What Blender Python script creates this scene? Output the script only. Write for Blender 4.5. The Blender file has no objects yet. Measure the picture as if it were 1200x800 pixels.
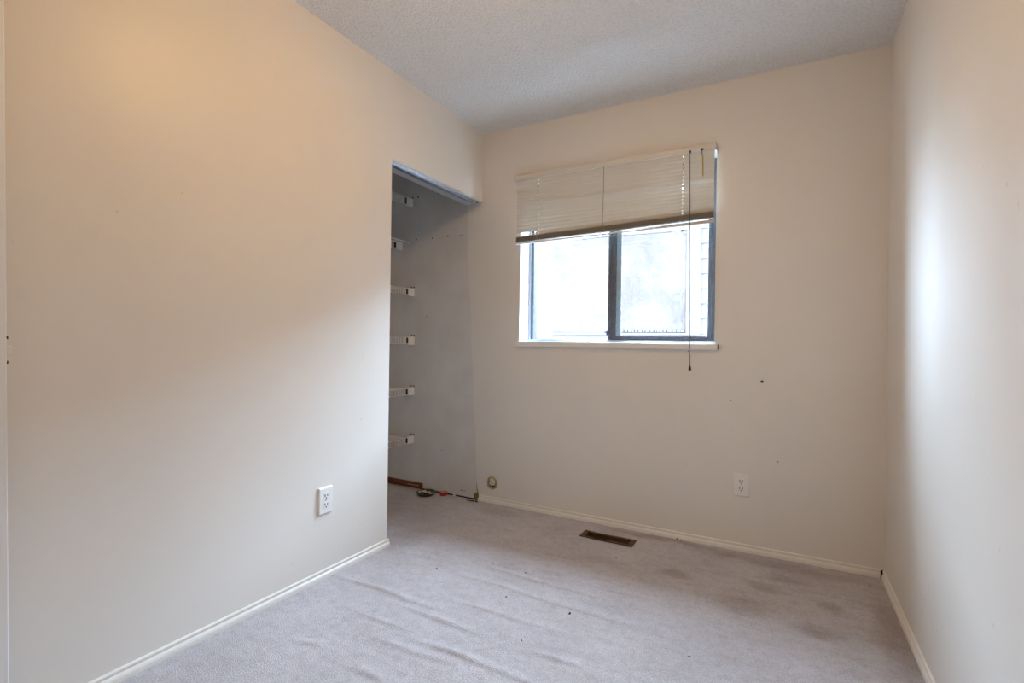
import bpy, bmesh, math, random
from mathutils import Vector, Matrix, noise

C = bpy.context.scene.collection
sc = bpy.context.scene
PI = math.pi
rnd = random.Random(7)

# ------------------------------------------------------------------ camera
YAW, PITCH, ROLL, F = 0.4997, -0.0001, 0.0139, 583.13
def cam_axes():
    cy, sy = math.cos(YAW), math.sin(YAW)
    fw = Vector((-sy, cy, 0)); rt = Vector((cy, sy, 0)); up = Vector((0, 0, 1))
    fw2 = fw*math.cos(PITCH) + up*math.sin(PITCH)
    up2 = up*math.cos(PITCH) - fw*math.sin(PITCH)
    rt3 = rt*math.cos(ROLL) + up2*math.sin(ROLL)
    up3 = up2*math.cos(ROLL) - rt*math.sin(ROLL)
    return rt3, up3, fw2
cam_d = bpy.data.cameras.new('camera'); cam = bpy.data.objects.new('camera', cam_d); C.objects.link(cam)
r_, u_, f_ = cam_axes()
m = Matrix(((r_.x, u_.x, -f_.x, 1.7765), (r_.y, u_.y, -f_.y, -2.8183), (r_.z, u_.z, -f_.z, 1.0484), (0, 0, 0, 1)))
cam.matrix_world = m
cam_d.sensor_width = 36; cam_d.lens = F/1200*36; cam_d.shift_y = 2.7/1200; cam_d.clip_start = 0.02
sc.camera = cam

# ------------------------------------------------------------------ light
SKY = 69.0            # overcast sky
LAMP = 52.0         # dome of the ceiling lamp
HALL_FILL = 2.0          # added fill light in the unseen hall behind the open door
sc.view_settings.view_transform = 'Standard'; sc.view_settings.look = 'None'
sc.view_settings.gamma = 1; sc.view_settings.use_curve_mapping = False
sc.view_settings.exposure = 0.0
w = bpy.data.worlds.new('overcast_sky'); sc.world = w; w.use_nodes = True
bg = w.node_tree.nodes['Background']; bg.inputs[0].default_value = (0.60, 0.785, 1.0, 1); bg.inputs[1].default_value = SKY

W, H, YN = 2.193, 2.44, -3.10     # room: x 0..W, y YN..0
YC, ZH, TH = -0.877, 1.991, 0.11  # closet opening edge, header height, wall thickness
XR, YS = -0.88, -1.70             # closet rear, closet side
WX0, WX1, WZ0, WZ1 = 0.287, 1.459, 1.062, 2.095

# portal to sample the daylight that comes through the window
pl = bpy.data.lights.new('window_portal', 'AREA'); pl.shape = 'RECTANGLE'; pl.size = WX1-WX0; pl.size_y = WZ1-WZ0
pl.cycles.is_portal = True
po = bpy.data.objects.new('window_portal', pl); C.objects.link(po)
po.location = ((WX0+WX1)/2, 0.19, (WZ0+WZ1)/2); po.rotation_euler = (-PI/2, 0, 0)

# ------------------------------------------------------------------ materials
def mat(name, col, rough=0.5, metal=0.0, build=None, spec=0.5):
    M = bpy.data.materials.new(name); M.use_nodes = True
    nt = M.node_tree; b = nt.nodes['Principled BSDF']
    b.inputs['Base Color'].default_value = (*col, 1); b.inputs['Roughness'].default_value = rough
    b.inputs['Metallic'].default_value = metal; b.inputs['Specular IOR Level'].default_value = spec
    if build: build(nt, b)
    return M
def N(nt, t, **kw):
    n = nt.nodes.new(t)
    for k, v in kw.items():
        if k in n.inputs: n.inputs[k].default_value = v
        else: setattr(n, k, v)
    return n
def coords(nt, scale=(1, 1, 1)):
    g = N(nt, 'ShaderNodeNewGeometry'); mp = N(nt, 'ShaderNodeMapping'); mp.inputs['Scale'].default_value = scale
    nt.links.new(g.outputs['Position'], mp.inputs['Vector']); return mp.outputs[0]
def noise_n(nt, vec, scale, detail=3, rough=0.5):
    n = N(nt, 'ShaderNodeTexNoise'); n.inputs['Scale'].default_value = scale; n.inputs['Detail'].default_value = detail
    n.inputs['Roughness'].default_value = rough; nt.links.new(vec, n.inputs['Vector']); return n.outputs['Fac']
def ramp(nt, fac, stops):
    r = N(nt, 'ShaderNodeValToRGB'); e = r.color_ramp.elements
    while len(e) < len(stops): e.new(0.5)
    for el, (p, c) in zip(e, stops): el.position = p; el.color = (*c, 1) if len(c) == 3 else c
    nt.links.new(fac, r.inputs[0]); return r.outputs[0]
def mixc(nt, fac, a, b, mode='MIX'):
    n = N(nt, 'ShaderNodeMix'); n.data_type = 'RGBA'; n.blend_type = mode
    for sock, v in ((n.inputs[0], fac), (n.inputs[6], a), (n.inputs[7], b)):
        if isinstance(v, (int, float)): sock.default_value = v
        elif isinstance(v, tuple): sock.default_value = (*v, 1)
        else: nt.links.new(v, sock)
    return n.outputs[2]
def bump(nt, b, h, strength, dist):
    n = N(nt, 'ShaderNodeBump'); n.inputs['Strength'].default_value = strength; n.inputs['Distance'].default_value = dist
    nt.links.new(h, n.inputs['Height']); nt.links.new(n.outputs[0], b.inputs['Normal'])

WALLC = (0.80, 0.77, 0.72)
def wall_paint(nt, b):
    v = coords(nt)
    mott = ramp(nt, noise_n(nt, v, 2.2, 4), [(0.3, tuple(c*0.97 for c in WALLC)), (0.7, WALLC)])
    spots = ramp(nt, noise_n(nt, v, 38, 2, 0.4), [(0.20, (0.72, 0.68, 0.62)), (0.25, (1, 1, 1))])
    nt.links.new(mixc(nt, 0.5, mott, spots, 'MULTIPLY'), b.inputs['Base Color'])
    bump(nt, b, noise_n(nt, v, 260, 2), 0.10, 0.0015)
M_WALL = mat('wall_paint', WALLC, 0.42, build=wall_paint)
def back_paint(nt, b):
    # cream paint in the room, bare grey drywall in the closet with a wavy paint edge
    v = coords(nt)
    mott = ramp(nt, noise_n(nt, v, 2.2, 4), [(0.3, tuple(c*0.97 for c in WALLC)), (0.7, WALLC)])
    grey = ramp(nt, noise_n(nt, v, 5, 5), [(0.3, (0.67, 0.645, 0.62)), (0.7, (0.755, 0.74, 0.725))])
    sx = N(nt, 'ShaderNodeSeparateXYZ'); nt.links.new(v, sx.inputs[0])
    edge = N(nt, 'ShaderNodeMath', operation='MULTIPLY_ADD'); edge.inputs[1].default_value = 0.058; edge.inputs[2].default_value = 0.010
    nt.links.new(sx.outputs[2], edge.inputs[0])
    add = N(nt, 'ShaderNodeMath', operation='ADD'); nt.links.new(sx.outputs[0], add.inputs[0]); nt.links.new(edge.outputs[0], add.inputs[1])
    wob = N(nt, 'ShaderNodeMath', operation='MULTIPLY_ADD'); wob.inputs[1].default_value = 0.05; wob.inputs[2].default_value = -0.025
    nt.links.new(noise_n(nt, v, 3.5, 4), wob.inputs[0])
    add2 = N(nt, 'ShaderNodeMath', operation='ADD'); nt.links.new(add.outputs[0], add2.inputs[0]); nt.links.new(wob.outputs[0], add2.inputs[1])
    mr = N(nt, 'ShaderNodeMapRange'); mr.inputs['From Min'].default_value = -0.006; mr.inputs['From Max'].default_value = 0.006
    nt.links.new(add2.outputs[0], mr.inputs['Value'])
    nt.links.new(mixc(nt, mr.outputs[0], grey, mott), b.inputs['Base Color'])
    bump(nt, b, noise_n(nt, v, 260, 2), 0.10, 0.0015)
M_BACK = mat('back_wall_paint', WALLC, 0.45, build=back_paint)
M_CLOSET = mat('closet_drywall', (0.78, 0.76, 0.74), 0.7)
def popcorn(nt, b):
    v = coords(nt); f = noise_n(nt, v, 95, 3, 0.65)
    nt.links.new(ramp(nt, f, [(0.25, (0.80, 0.79, 0.785)), (0.55, (0.93, 0.93, 0.925))]), b.inputs['Base Color'])
    bump(nt, b, f, 0.9, 0.012)
M_CEIL = mat('popcorn_ceiling', (0.8, 0.79, 0.78), 0.95, build=popcorn, spec=0.1)
STAINS = [(1.347, -0.441, 0.07, 0.05, .8), (1.539, -0.091, 0.07, 0.045, 1), (1.703, -0.373, 0.07, 0.05, .7), (1.636, -0.586, 0.13, 0.10, .5), (1.899, -0.669, 0.075, 0.05, 1), (1.955, -0.431, 0.05, 0.05, .9),
          (2.15, -0.58, 0.075, 0.33, .9), (2.12, -0.95, 0.06, 0.20, .5), (0.989, -0.473, 0.12, 0.05, .4), (1.75, -0.10, 0.40, 0.06, .6), (1.27, -0.05, 0.35, 0.035, .8), (0.237, -0.133, 0.16, 0.06, .5), (1.80, -0.25, 0.10, 0.04, .6), (0.02, -0.75, 0.12, 0.16, .6), (-0.35, -0.35, 0.30, 0.25, .4)]
def carpet(nt, b):
    v = coords(nt)
    big = noise_n(nt, v, 2.6, 5, 0.6); brush = noise_n(nt, coords(nt, (7, 20, 1)), 1.0, 5, 0.62); fine = noise_n(nt, v, 210, 4, 0.75); mid = noise_n(nt, v, 34, 3, 0.6)
    c1 = ramp(nt, big, [(0.30, (0.585, 0.56, 0.585)), (0.70, (0.68, 0.66, 0.695))])
    c2 = mixc(nt, 0.5, c1, ramp(nt, brush, [(0.30, (0.80, 0.785, 0.78)), (0.56, (1.02, 1.02, 1.02))]), 'MULTIPLY')
    c2 = mixc(nt, 0.7, c2, ramp(nt, mid, [(0.30, (0.84, 0.83, 0.83)), (0.55, (1.02, 1.02, 1.02))]), 'MULTIPLY')
    # soiled patches trodden into the pile
    wv = N(nt, 'ShaderNodeVectorMath', operation='SUBTRACT'); nz = N(nt, 'ShaderNodeTexNoise'); nz.inputs['Scale'].default_value = 9; nz.inputs['Detail'].default_value = 4
    nt.links.new(v, nz.inputs['Vector']); nt.links.new(nz.outputs['Color'], wv.inputs[0]); wv.inputs[1].default_value = (0.5, 0.5, 0.5)
    ad = N(nt, 'ShaderNodeVectorMath', operation='MULTIPLY_ADD'); nt.links.new(wv.outputs[0], ad.inputs[0]); ad.inputs[1].default_value = (0.12, 0.12, 0); nt.links.new(v, ad.inputs[2])
    acc = None
    for (x, y, rx, ry, k) in STAINS:
        sb = N(nt, 'ShaderNodeVectorMath', operation='SUBTRACT'); nt.links.new(ad.outputs[0], sb.inputs[0]); sb.inputs[1].default_value = (x, y, 0)
        ml = N(nt, 'ShaderNodeVectorMath', operation='MULTIPLY'); nt.links.new(sb.outputs[0], ml.inputs[0]); ml.inputs[1].default_value = (1/rx, 1/ry, 0)
        ln = N(nt, 'ShaderNodeVectorMath', operation='LENGTH'); nt.links.new(ml.outputs[0], ln.inputs[0])
        mr = N(nt, 'ShaderNodeMapRange'); mr.interpolation_type = 'SMOOTHSTEP'; mr.inputs['From Min'].default_value = 0.35; mr.inputs['From Max'].default_value = 1.35
        mr.inputs['To Min'].default_value = k; mr.inputs['To Max'].default_value = 0; nt.links.new(ln.outputs['Value'], mr.inputs['Value'])
        if acc is None: acc = mr.outputs[0]
        else:
            mx = N(nt, 'ShaderNodeMath', operation='MAXIMUM'); nt.links.new(acc, mx.inputs[0]); nt.links.new(mr.outputs[0], mx.inputs[1]); acc = mx.outputs[0]
    c2 = mixc(nt, acc, c2, mixc(nt, 1.0, c2, (0.72, 0.67, 0.64), 'MULTIPLY'))
    c3 = mixc(nt, 0.9, c2, ramp(nt, fine, [(0.33, (0.66, 0.65, 0.66)), (0.58, (1.08, 1.08, 1.08))]), 'MULTIPLY')
    nt.links.new(c3, b.inputs['Base Color'])
    bump(nt, b, fine, 0.9, 0.006)
    b.inputs['Sheen Weight'].default_value = 0.15
M_CARPET = mat('lilac_grey_carpet', (0.5, 0.48, 0.5), 1.0, build=carpet, spec=0.05)
M_TRIM = mat('cream_trim_paint', (0.83, 0.81, 0.765), 0.35)
M_WHITE = mat('white_paint', (0.84, 0.84, 0.82), 0.4)
M_TRACK = mat('aluminium_track', (0.66, 0.71, 0.78), 0.38, 0.7)
def alu(nt, b):
    v = coords(nt)
    nt.links.new(ramp(nt, noise_n(nt, v, 60, 3), [(0.35, (0.085, 0.092, 0.11)), (0.75, (0.13, 0.14, 0.165))]), b.inputs['Base Color'])
M_FRAME = mat('dark_window_aluminium', (0.1, 0.11, 0.13), 0.45, 0.2, build=alu)
M_RAIL = mat('light_aluminium', (0.62, 0.68, 0.78), 0.35, 0.5)
M_PLASTIC = mat('white_plastic', (0.84, 0.83, 0.81), 0.35)
M_PLASTIC2 = mat('aged_plastic', (0.80, 0.76, 0.70), 0.4)
M_DARK = mat('dark_slot', (0.012, 0.010, 0.009), 0.8)
M_STEEL = mat('steel', (0.55, 0.53, 0.5), 0.35, 0.9)
M_BRASS = mat('brass', (0.55, 0.42, 0.2), 0.4, 0.8)
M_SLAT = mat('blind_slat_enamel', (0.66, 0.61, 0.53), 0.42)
M_SLAT_SHADE = mat('shaded_slat_enamel', (0.26, 0.225, 0.19), 0.7)  # darker slat copy, underside shade of stacked and slipped slats in its colour
M_HEAD = mat('blind_rail_enamel', (0.70, 0.645, 0.57), 0.4)
M_CORD = mat('dingy_cord', (0.13, 0.10, 0.08), 0.8)
M_LADDER = mat('ladder_string', (0.42, 0.36, 0.29), 0.9)
M_WAND = mat('amber_wand', (0.50, 0.36, 0.14), 0.35)
M_WIRE = mat('white_vinyl_wire', (0.92, 0.91, 0.89), 0.4)
def wood(nt, b):
    v = coords(nt, (4, 30, 60))
    nt.links.new(ramp(nt, noise_n(nt, v, 4, 5), [(0.3, (0.10, 0.025, 0.010)), (0.7, (0.22, 0.065, 0.025))]), b.inputs['Base Color'])
M_WOOD = mat('red_brown_wood', (0.2, 0.06, 0.03), 0.4, build=wood)
def ventm(nt, b):
    v = coords(nt)
    nt.links.new(ramp(nt, noise_n(nt, v, 45, 4), [(0.35, (0.065, 0.032, 0.015)), (0.7, (0.15, 0.075, 0.035))]), b.inputs['Base Color'])
M_VENT = mat('rusty_brown_enamel', (0.1, 0.05, 0.02), 0.75, 0.0, build=ventm)
M_LOUV = mat('louver_enamel', (0.05, 0.028, 0.016), 0.8, 0.0, spec=0.15)
M_VENTD = mat('dark_brown_enamel', (0.016, 0.010, 0.007), 0.9, 0.0, spec=0.1)
M_RED = mat('red_plastic', (0.42, 0.02, 0.03), 0.4)
M_PINK = mat('pale_pink_face', (0.62, 0.47, 0.45), 0.6)
M_DISH = mat('tarnished_tin', (0.12, 0.095, 0.06), 0.4, 0.6)
M_CRUMB = mat('pale_crumbs', (0.70, 0.62, 0.48), 0.9)
M_DIRT = mat('dark_dirt', (0.045, 0.032, 0.022), 0.95)
M_OLIVE = mat('olive_crumbling_plaster', (0.20, 0.16, 0.075), 0.95)
M_FOAM = mat('yellowed_rim', (0.48, 0.37, 0.18), 0.85)
M_GREEN = mat('green_plastic', (0.02, 0.11, 0.07), 0.5)
M_PLASTER = mat('torn_paper', (0.72, 0.68, 0.64), 0.9)
def siding(nt, b):
    v = coords(nt, (1, 1, 12))
    nt.links.new(ramp(nt, noise_n(nt, v, 3, 3), [(0.3, (0.050, 0.046, 0.043)), (0.7, (0.054, 0.050, 0.047))]), b.inputs['Base Color'])
M_SIDING = mat('siding_paint', (0.065, 0.06, 0.056), 0.9, build=siding, spec=0.05)
M_NTRIM = mat('house_trim_paint', (0.07, 0.066, 0.062), 0.9, spec=0.05)
def obscure(nt, b):
    v = coords(nt)
    p = noise_n(nt, v, 1.5, 5, 0.6); q = noise_n(nt, v, 26, 3, 0.7)
    c = ramp(nt, p, [(0.40, (0.044, 0.036, 0.033)), (0.62, (0.030, 0.0240, 0.0213))])
    d = mixc(nt, 0.6, c, ramp(nt, q, [(0.36, (0.74, 0.78, 0.84)), (0.55, (1.12, 1.12, 1.12))]), 'MULTIPLY')
    nt.links.new(d, b.inputs['Base Color']); bump(nt, b, q, 0.5, 0.01)
M_OBSC = mat('pebbled_obscure_glass', (0.06, 0.06, 0.06), 0.8, build=obscure, spec=0.1)
M_GROUND = mat('pale_concrete', (0.6, 0.6, 0.59), 0.9)
M_ROOF = mat('roof_shingle', (0.12, 0.115, 0.11), 0.9)

def glass_mat(name, dust):
    M = bpy.data.materials.new(name); M.use_nodes = True; nt = M.node_tree
    for n in list(nt.nodes): nt.nodes.remove(n)
    out = N(nt, 'ShaderNodeOutputMaterial'); tr = N(nt, 'ShaderNodeBsdfTransparent'); gl = N(nt, 'ShaderNodeBsdfGlossy')
    tr.inputs[0].default_value = (0.97, 0.985, 0.99, 1); gl.inputs['Roughness'].default_value = 0.02
    lw = N(nt, 'ShaderNodeLayerWeight'); lw.inputs['Blend'].default_value = 0.5
    pw = N(nt, 'ShaderNodeMath', operation='POWER'); pw.inputs[1].default_value = 5; nt.links.new(lw.outputs['Facing'], pw.inputs[0])
    fr = N(nt, 'ShaderNodeMath', operation='MULTIPLY_ADD'); fr.inputs[1].default_value = 0.9; fr.inputs[2].default_value = 0.04; nt.links.new(pw.outputs[0], fr.inputs[0])
    mx = N(nt, 'ShaderNodeMixShader'); nt.links.new(fr.outputs[0], mx.inputs[0]); nt.links.new(tr.outputs[0], mx.inputs[1]); nt.links.new(gl.outputs[0], mx.inputs[2])
    df = N(nt, 'ShaderNodeBsdfTranslucent'); df.inputs[0].default_value = (0.75, 0.8, 0.85, 1)
    v = coords(nt); f = ramp(nt, noise_n(nt, v, 420, 3, 0.75), [(0.52, (0, 0, 0)), (0.72, (dust,)*3)])
    m2 = N(nt, 'ShaderNodeMixShader'); nt.links.new(f, m2.inputs[0]); nt.links.new(mx.outputs[0], m2.inputs[1]); nt.links.new(df.outputs[0], m2.inputs[2])
    nt.links.new(m2.outputs[0], out.inputs[0]); return M
M_GLASS = glass_mat('dusty_glass', 0.0015)
def frost(nt, b):
    v = coords(nt)
    nt.links.new(ramp(nt, noise_n(nt, v, 300, 3, 0.7), [(0.36, (0.10, 0.17, 0.22)), (0.64, (0.50, 0.62, 0.68))]), b.inputs['Base Color'])
M_FROST = mat('speckled_edge_seal', (0.3, 0.4, 0.45), 0.5, build=frost)
def emis(name, col, s):
    M = bpy.data.materials.new(name); M.use_nodes = True; nt = M.node_tree
    b = nt.nodes['Principled BSDF']; b.inputs['Base Color'].default_value = (0.9, 0.88, 0.85, 1)
    b.inputs['Emission Color'].default_value = (*col, 1); b.inputs['Emission Strength'].default_value = s; return M

# ------------------------------------------------------------------ helpers
def obj(name, bm, material, parent=None, smooth=False, bevel=0.0, seg=2, normals=True):
    me = bpy.data.meshes.new(name)
    if normals: bmesh.ops.recalc_face_normals(bm, faces=bm.faces[:])
    bm.to_mesh(me); bm.free()
    for mm in (material if isinstance(material, (list, tuple)) else [material]): me.materials.append(mm)
    if smooth:
        for p in me.polygons: p.use_smooth = True
    o = bpy.data.objects.new(name, me); C.objects.link(o)
    if parent is not None: o.parent = parent
    if bevel:
        b = o.modifiers.new('bevel', 'BEVEL'); b.width = bevel; b.segments = seg; b.limit_method = 'ANGLE'; b.angle_limit = 0.6
    return o
def empty(name, loc=(0, 0, 0), rz=0.0):
    o = bpy.data.objects.new(name, None); o.empty_display_size = 0.05
    o.location = loc; o.rotation_euler = (0, 0, rz); C.objects.link(o); return o
def thing(o, label, cat, group=None):
    o['label'] = label; o['category'] = cat
    if group: o['group'] = group
    return o
def struct(o): o['kind'] = 'structure'; return o
def box(bm, a, b, mi=0):
    xs, ys, zs = zip(a, b)
    vs = [bm.verts.new((x, y, z)) for x in sorted(xs) for y in sorted(ys) for z in sorted(zs)]
    for q in ((0, 1, 3, 2), (4, 6, 7, 5), (0, 4, 5, 1), (2, 3, 7, 6), (0, 2, 6, 4), (1, 5, 7, 3)):
        bm.faces.new([vs[i] for i in q]).material_index = mi
def bxo(name, a, b, material, parent=None, bevel=0.0):
    bm = bmesh.new(); box(bm, a, b); return obj(name, bm, material, parent, bevel=bevel)
def tube(bm, pts, r, n=8, caps=True, mi=0):
    pts = [Vector(p) for p in pts]; rings = []
    for i, p in enumerate(pts):
        t = (pts[min(i+1, len(pts)-1)]-pts[max(i-1, 0)]).normalized()
        a = t.cross(Vector((0, 0, 1)) if abs(t.z) < 0.9 else Vector((1, 0, 0))).normalized(); b = t.cross(a)
        rr = r[i] if isinstance(r, (list, tuple)) else r
        rings.append([bm.verts.new(p+a*rr*math.cos(2*PI*k/n)+b*rr*math.sin(2*PI*k/n)) for k in range(n)])
    for A, B in zip(rings, rings[1:]):
        for k in range(n): bm.faces.new((A[k], A[(k+1) % n], B[(k+1) % n], B[k])).material_index = mi
    if caps: bm.faces.new(rings[0][::-1]).material_index = mi; bm.faces.new(rings[-1]).material_index = mi
def lathe(bm, prof, n=32, c=(0, 0, 0), axis='Z', mi=0):
    rings = []
    for r, z in prof:
        if r < 1e-6: rings.append([bm.verts.new(_ax(c, 0, 0, z, axis))])
        else: rings.append([bm.verts.new(_ax(c, r*math.cos(2*PI*k/n), r*math.sin(2*PI*k/n), z, axis)) for k in range(n)])
    for A, B in zip(rings, rings[1:]):
        for k in range(n):
            if len(A) == 1 and len(B) == 1: continue
            if len(A) == 1: f = (A[0], B[k], B[(k+1) % n])
            elif len(B) == 1: f = (A[k], B[0], A[(k+1) % n])
            else: f = (A[k], B[k], B[(k+1) % n], A[(k+1) % n])
            bm.faces.new(f).material_index = mi
def _ax(c, x, y, z, axis):
    if axis == 'Z': v = (x, y, z)
    elif axis == 'Y': v = (x, z, y)
    else: v = (z, x, y)
    return (c[0]+v[0], c[1]+v[1], c[2]+v[2])
def extrude_profile(bm, prof, path_fn, stations):
    """closed profile swept along stations; path_fn(s, (d, z)) -> point"""
    rings = [[bm.verts.new(path_fn(s, p)) for p in prof] for s in stations]
    n = len(prof)
    for A, B in zip(rings, rings[1:]):
        for k in range(n): bm.faces.new((A[k], A[(k+1) % n], B[(k+1) % n], B[k]))
    bm.faces.new(rings[0][::-1]); bm.faces.new(rings[-1])
def lump(bm, c, r, seed, squash=(1, 1, 1), sub=2):
    res = bmesh.ops.create_icosphere(bm, subdivisions=sub, radius=1)
    for v in res['verts']:
        k = 1+0.45*noise.noise(v.co*1.7+Vector((seed, seed*2, 0)))
        v.co = Vector((v.co.x*squash[0], v.co.y*squash[1], v.co.z*squash[2]))*r*k + Vector(c)

# ------------------------------------------------------------------ room shell
VX0, VX1, VY0, VY1 = 0.822, 1.086, -0.238, -0.165   # duct opening under the vent
RIDGES = [([(0.0, -1.24), (0.179, -1.235), (0.307, -1.225), (0.466, -1.242), (0.62, -1.228)], 0.0075, 0.017),
          ([(0.42, -1.285), (0.687, -1.292), (0.86, -1.301)], 0.0065, 0.015), ([(0.52, -1.496), (0.677, -1.498), (0.82, -1.476)], 0.005, 0.016),
          ([(0.66, -1.439), (0.812, -1.428), (0.958, -1.433), (1.16, -1.437)], 0.008, 0.016), ([(0.62, -1.148), (0.764, -1.144), (0.877, -1.14), (1.08, -1.137)], 0.005, 0.014),
          ([(1.02, -1.294), (1.12, -1.29), (1.24, -1.28)], 0.005, 0.014), ([(0.50, -0.951), (0.729, -0.946), (0.899, -0.961), (1.07, -0.967), (1.28, -0.962)], 0.0055, 0.016),
          ([(0.43, -0.81), (0.747, -0.822), (0.92, -0.834), (1.10, -0.83)], 0.005, 0.016), ([(0.04, -0.882), (0.29, -0.884), (0.50, -0.829)], 0.004, 0.018),
          ([(0.48, -0.549), (0.732, -0.538), (0.92, -0.526)], 0.004, 0.016), ([(1.02, -0.741), (1.174, -0.74), (1.29, -0.739)], 0.0035, 0.016),
          ([(0.55, -1.658), (0.642, -1.65), (0.73, -1.653)], 0.005, 0.018), ([(0.28, -1.655), (0.40, -1.622)], 0.004, 0.018), ([(0.62, -0.17), (0.80, -0.20)], 0.003, 0.014),
          ([(0.80, -1.60), (1.1, -1.58), (1.35, -1.60)], 0.005, 0.018), ([(0.30, -1.40), (0.48, -1.41), (0.60, -1.40)], 0.004, 0.016)]
def carpet_z(x, y):
    z = 0.0028*noise.noise(Vector((x*3.1, y*5.3, 1.3))) + 0.0012*noise.noise(Vector((x*11, y*19, 4.1)))
    for pts, h, wd in RIDGES:
        best = 9; tt = 0
        n = len(pts)-1
        for i in range(n):
            ax, ay = pts[i]; bx_, by = pts[i+1]
            dx, dy = bx_-ax, by-ay; t = ((x-ax)*dx+(y-ay)*dy)/(dx*dx+dy*dy); t = min(1, max(0, t))
            px, py = ax+t*dx, ay+t*dy; d = math.hypot(x-px, y-py)
            if d < best: best = d; tt = (i+t)/n; s = (y-py)
        if best < wd*4:
            k = (math.sin(PI*min(1, max(0, tt*0.96+0.02))))**0.6
            wdd = wd*(0.55 if s < 0 else 1.25)
            wob = 0.75+0.5*noise.noise(Vector((x*6, y*6, 9)))
            z += 1.25*h*k*wob*math.exp(-(best/wdd)**2)
    e = min(1.0, min(-y, W-x, 3.5)/0.08) if x > 0 else 1.0
    return z*max(0.0, e)
def make_floor():
    xs = [-0.88+i*0.02 for i in range(0, 154)] + [W]; ys = [YN-0.1+i*0.03 for i in range(0, 50)] + [-1.69+i*0.0065 for i in range(0, 260)] + [0.0]
    xs = sorted([x for x in xs if min(abs(x-VX0), abs(x-VX1)) > 0.004 and x < W-0.004] + [VX0, VX1, W])
    ys = sorted([y for y in ys if min(abs(y-VY0), abs(y-VY1)) > 0.004 and y < -0.004] + [VY0, VY1, 0.0])
    bm = bmesh.new(); g = {}
    for i, x in enumerate(xs):
        for j, y in enumerate(ys):
            g[i, j] = bm.verts.new((x, y, carpet_z(x, y)))
    for i in range(len(xs)-1):
        for j in range(len(ys)-1):
            cx, cy = (xs[i]+xs[i+1])/2, (ys[j]+ys[j+1])/2
            if VX0 < cx < VX1 and VY0 < cy < VY1: continue
            bm.faces.new((g[i, j], g[i+1, j], g[i+1, j+1], g[i, j+1]))
    o = obj('floor', bm, M_CARPET, smooth=True); struct(o)
    return o
floor = make_floor()

def grid_wall(name, us, vs, hole, place, thick, material):
    """slab with a rectangular hole; place(u, v, t) -> point"""
    bm = bmesh.new()
    for i in range(len(us)-1):
        for j in range(len(vs)-1):
            if hole(i, j): continue
            a = place(us[i], vs[j], 0); b = place(us[i+1], vs[j+1], thick)
            box(bm, a, b)
    bmesh.ops.remove_doubles(bm, verts=bm.verts[:], dist=1e-5)
    dup = {}
    for f in bm.faces: dup.setdefault(tuple(sorted(v.index for v in f.verts)), []).append(f)
    bm.verts.index_update()
    dup = {}
    for f in bm.faces: dup.setdefault(tuple(sorted(v.index for v in f.verts)), []).append(f)
    bmesh.ops.delete(bm, geom=[f for L in dup.values() if len(L) > 1 for f in L], context='FACES_ONLY')
    return struct(obj(name, bm, material))
wall_back = grid_wall('wall_back', [XR-0.1, WX0, WX1, W+0.1], [-0.25, WZ0, WZ1, H+0.1], lambda i, j: i == 1 and j == 1, lambda u, v, t: (u, t, v), 0.185, M_BACK)
M_BAFFLE = mat('brown_baffle', (0.13, 0.085, 0.065), 0.9)
BAFFLE_D = 0.34
wall_baffle = grid_wall('wall_baffle', [XR-0.1, WX0, WX1, W+0.1], [-0.25, WZ0-0.01, WZ1, H+0.1], lambda i, j: i == 1 and j == 1, lambda u, v, t: (u, 0.185+t, v), BAFFLE_D, M_BAFFLE)  # unseen outer slab, added to cut oblique daylight through the window
wall_left = grid_wall('wall_left', [YN-0.1, YC, 0.0], [-0.25, ZH, H+0.1], lambda i, j: i == 1 and j == 0, lambda u, v, t: (t, u, v), -TH, M_WALL)
wall_right = grid_wall('wall_right', [YN-0.1, 0.0], [-0.25, H+0.1], lambda i, j: False, lambda u, v, t: (W+t, u, v), 0.1, M_WALL)
DX0, DX1 = 0.05, 0.83
wall_near = grid_wall('wall_near', [-TH, DX0, DX1, W], [0, 2.03, H+0.1], lambda i, j: i == 1 and j == 0, lambda u, v, t: (u, YN-t, v), 0.1, M_WALL)
struct(bxo('wall_closet_rear', (XR-0.1, YS-0.1, -0.25), (XR, 0, H+0.1), M_CLOSET))
struct(bxo('wall_closet_side', (XR, YS-0.1, 0), (-TH, YS, H+0.1), M_CLOSET))
struct(bxo('ceiling', (XR, -4.6, H), (W, 0, H+0.1), M_CEIL))

# baseboards: small ranch profile with a bead on top
BP = [(0, 0), (0.0125, 0), (0.0125, 0.015), (0.0105, 0.021), (0.0065, 0.0255), (0.0055, 0.0285), (0.0072, 0.0315), (0.0078, 0.036), (0.006, 0.0395), (0.002, 0.041), (0, 0.041)]
def baseboard(name, fn, stations):
    bm = bmesh.new(); extrude_profile(bm, BP, fn, stations); return struct(obj(name, bm, M_TRIM))
def bl_path(s, p):   # s along y; the far end is cut square and a bit ragged
    return (p[0], s, p[1]-0.002)
baseboard('baseboard_left', bl_path, [YN, -2.4, -1.5, YC+0.010])
bbk = baseboard('baseboard_back', lambda s, p: ((s-p[0] if s > 1 else s) , -p[0], p[1]-0.002), [0.004, 1.0, W-0.0075])
baseboard('baseboard_right', lambda s, p: (W-p[0], (s-p[0] if s > -1 else s), p[1]-0.002), [YN, -1.5, -0.001])
baseboard('baseboard_near', lambda s, p: (s, YN+p[0], p[1]-0.002), [DX1+0.06, 1.5, W-0.014])
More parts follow.
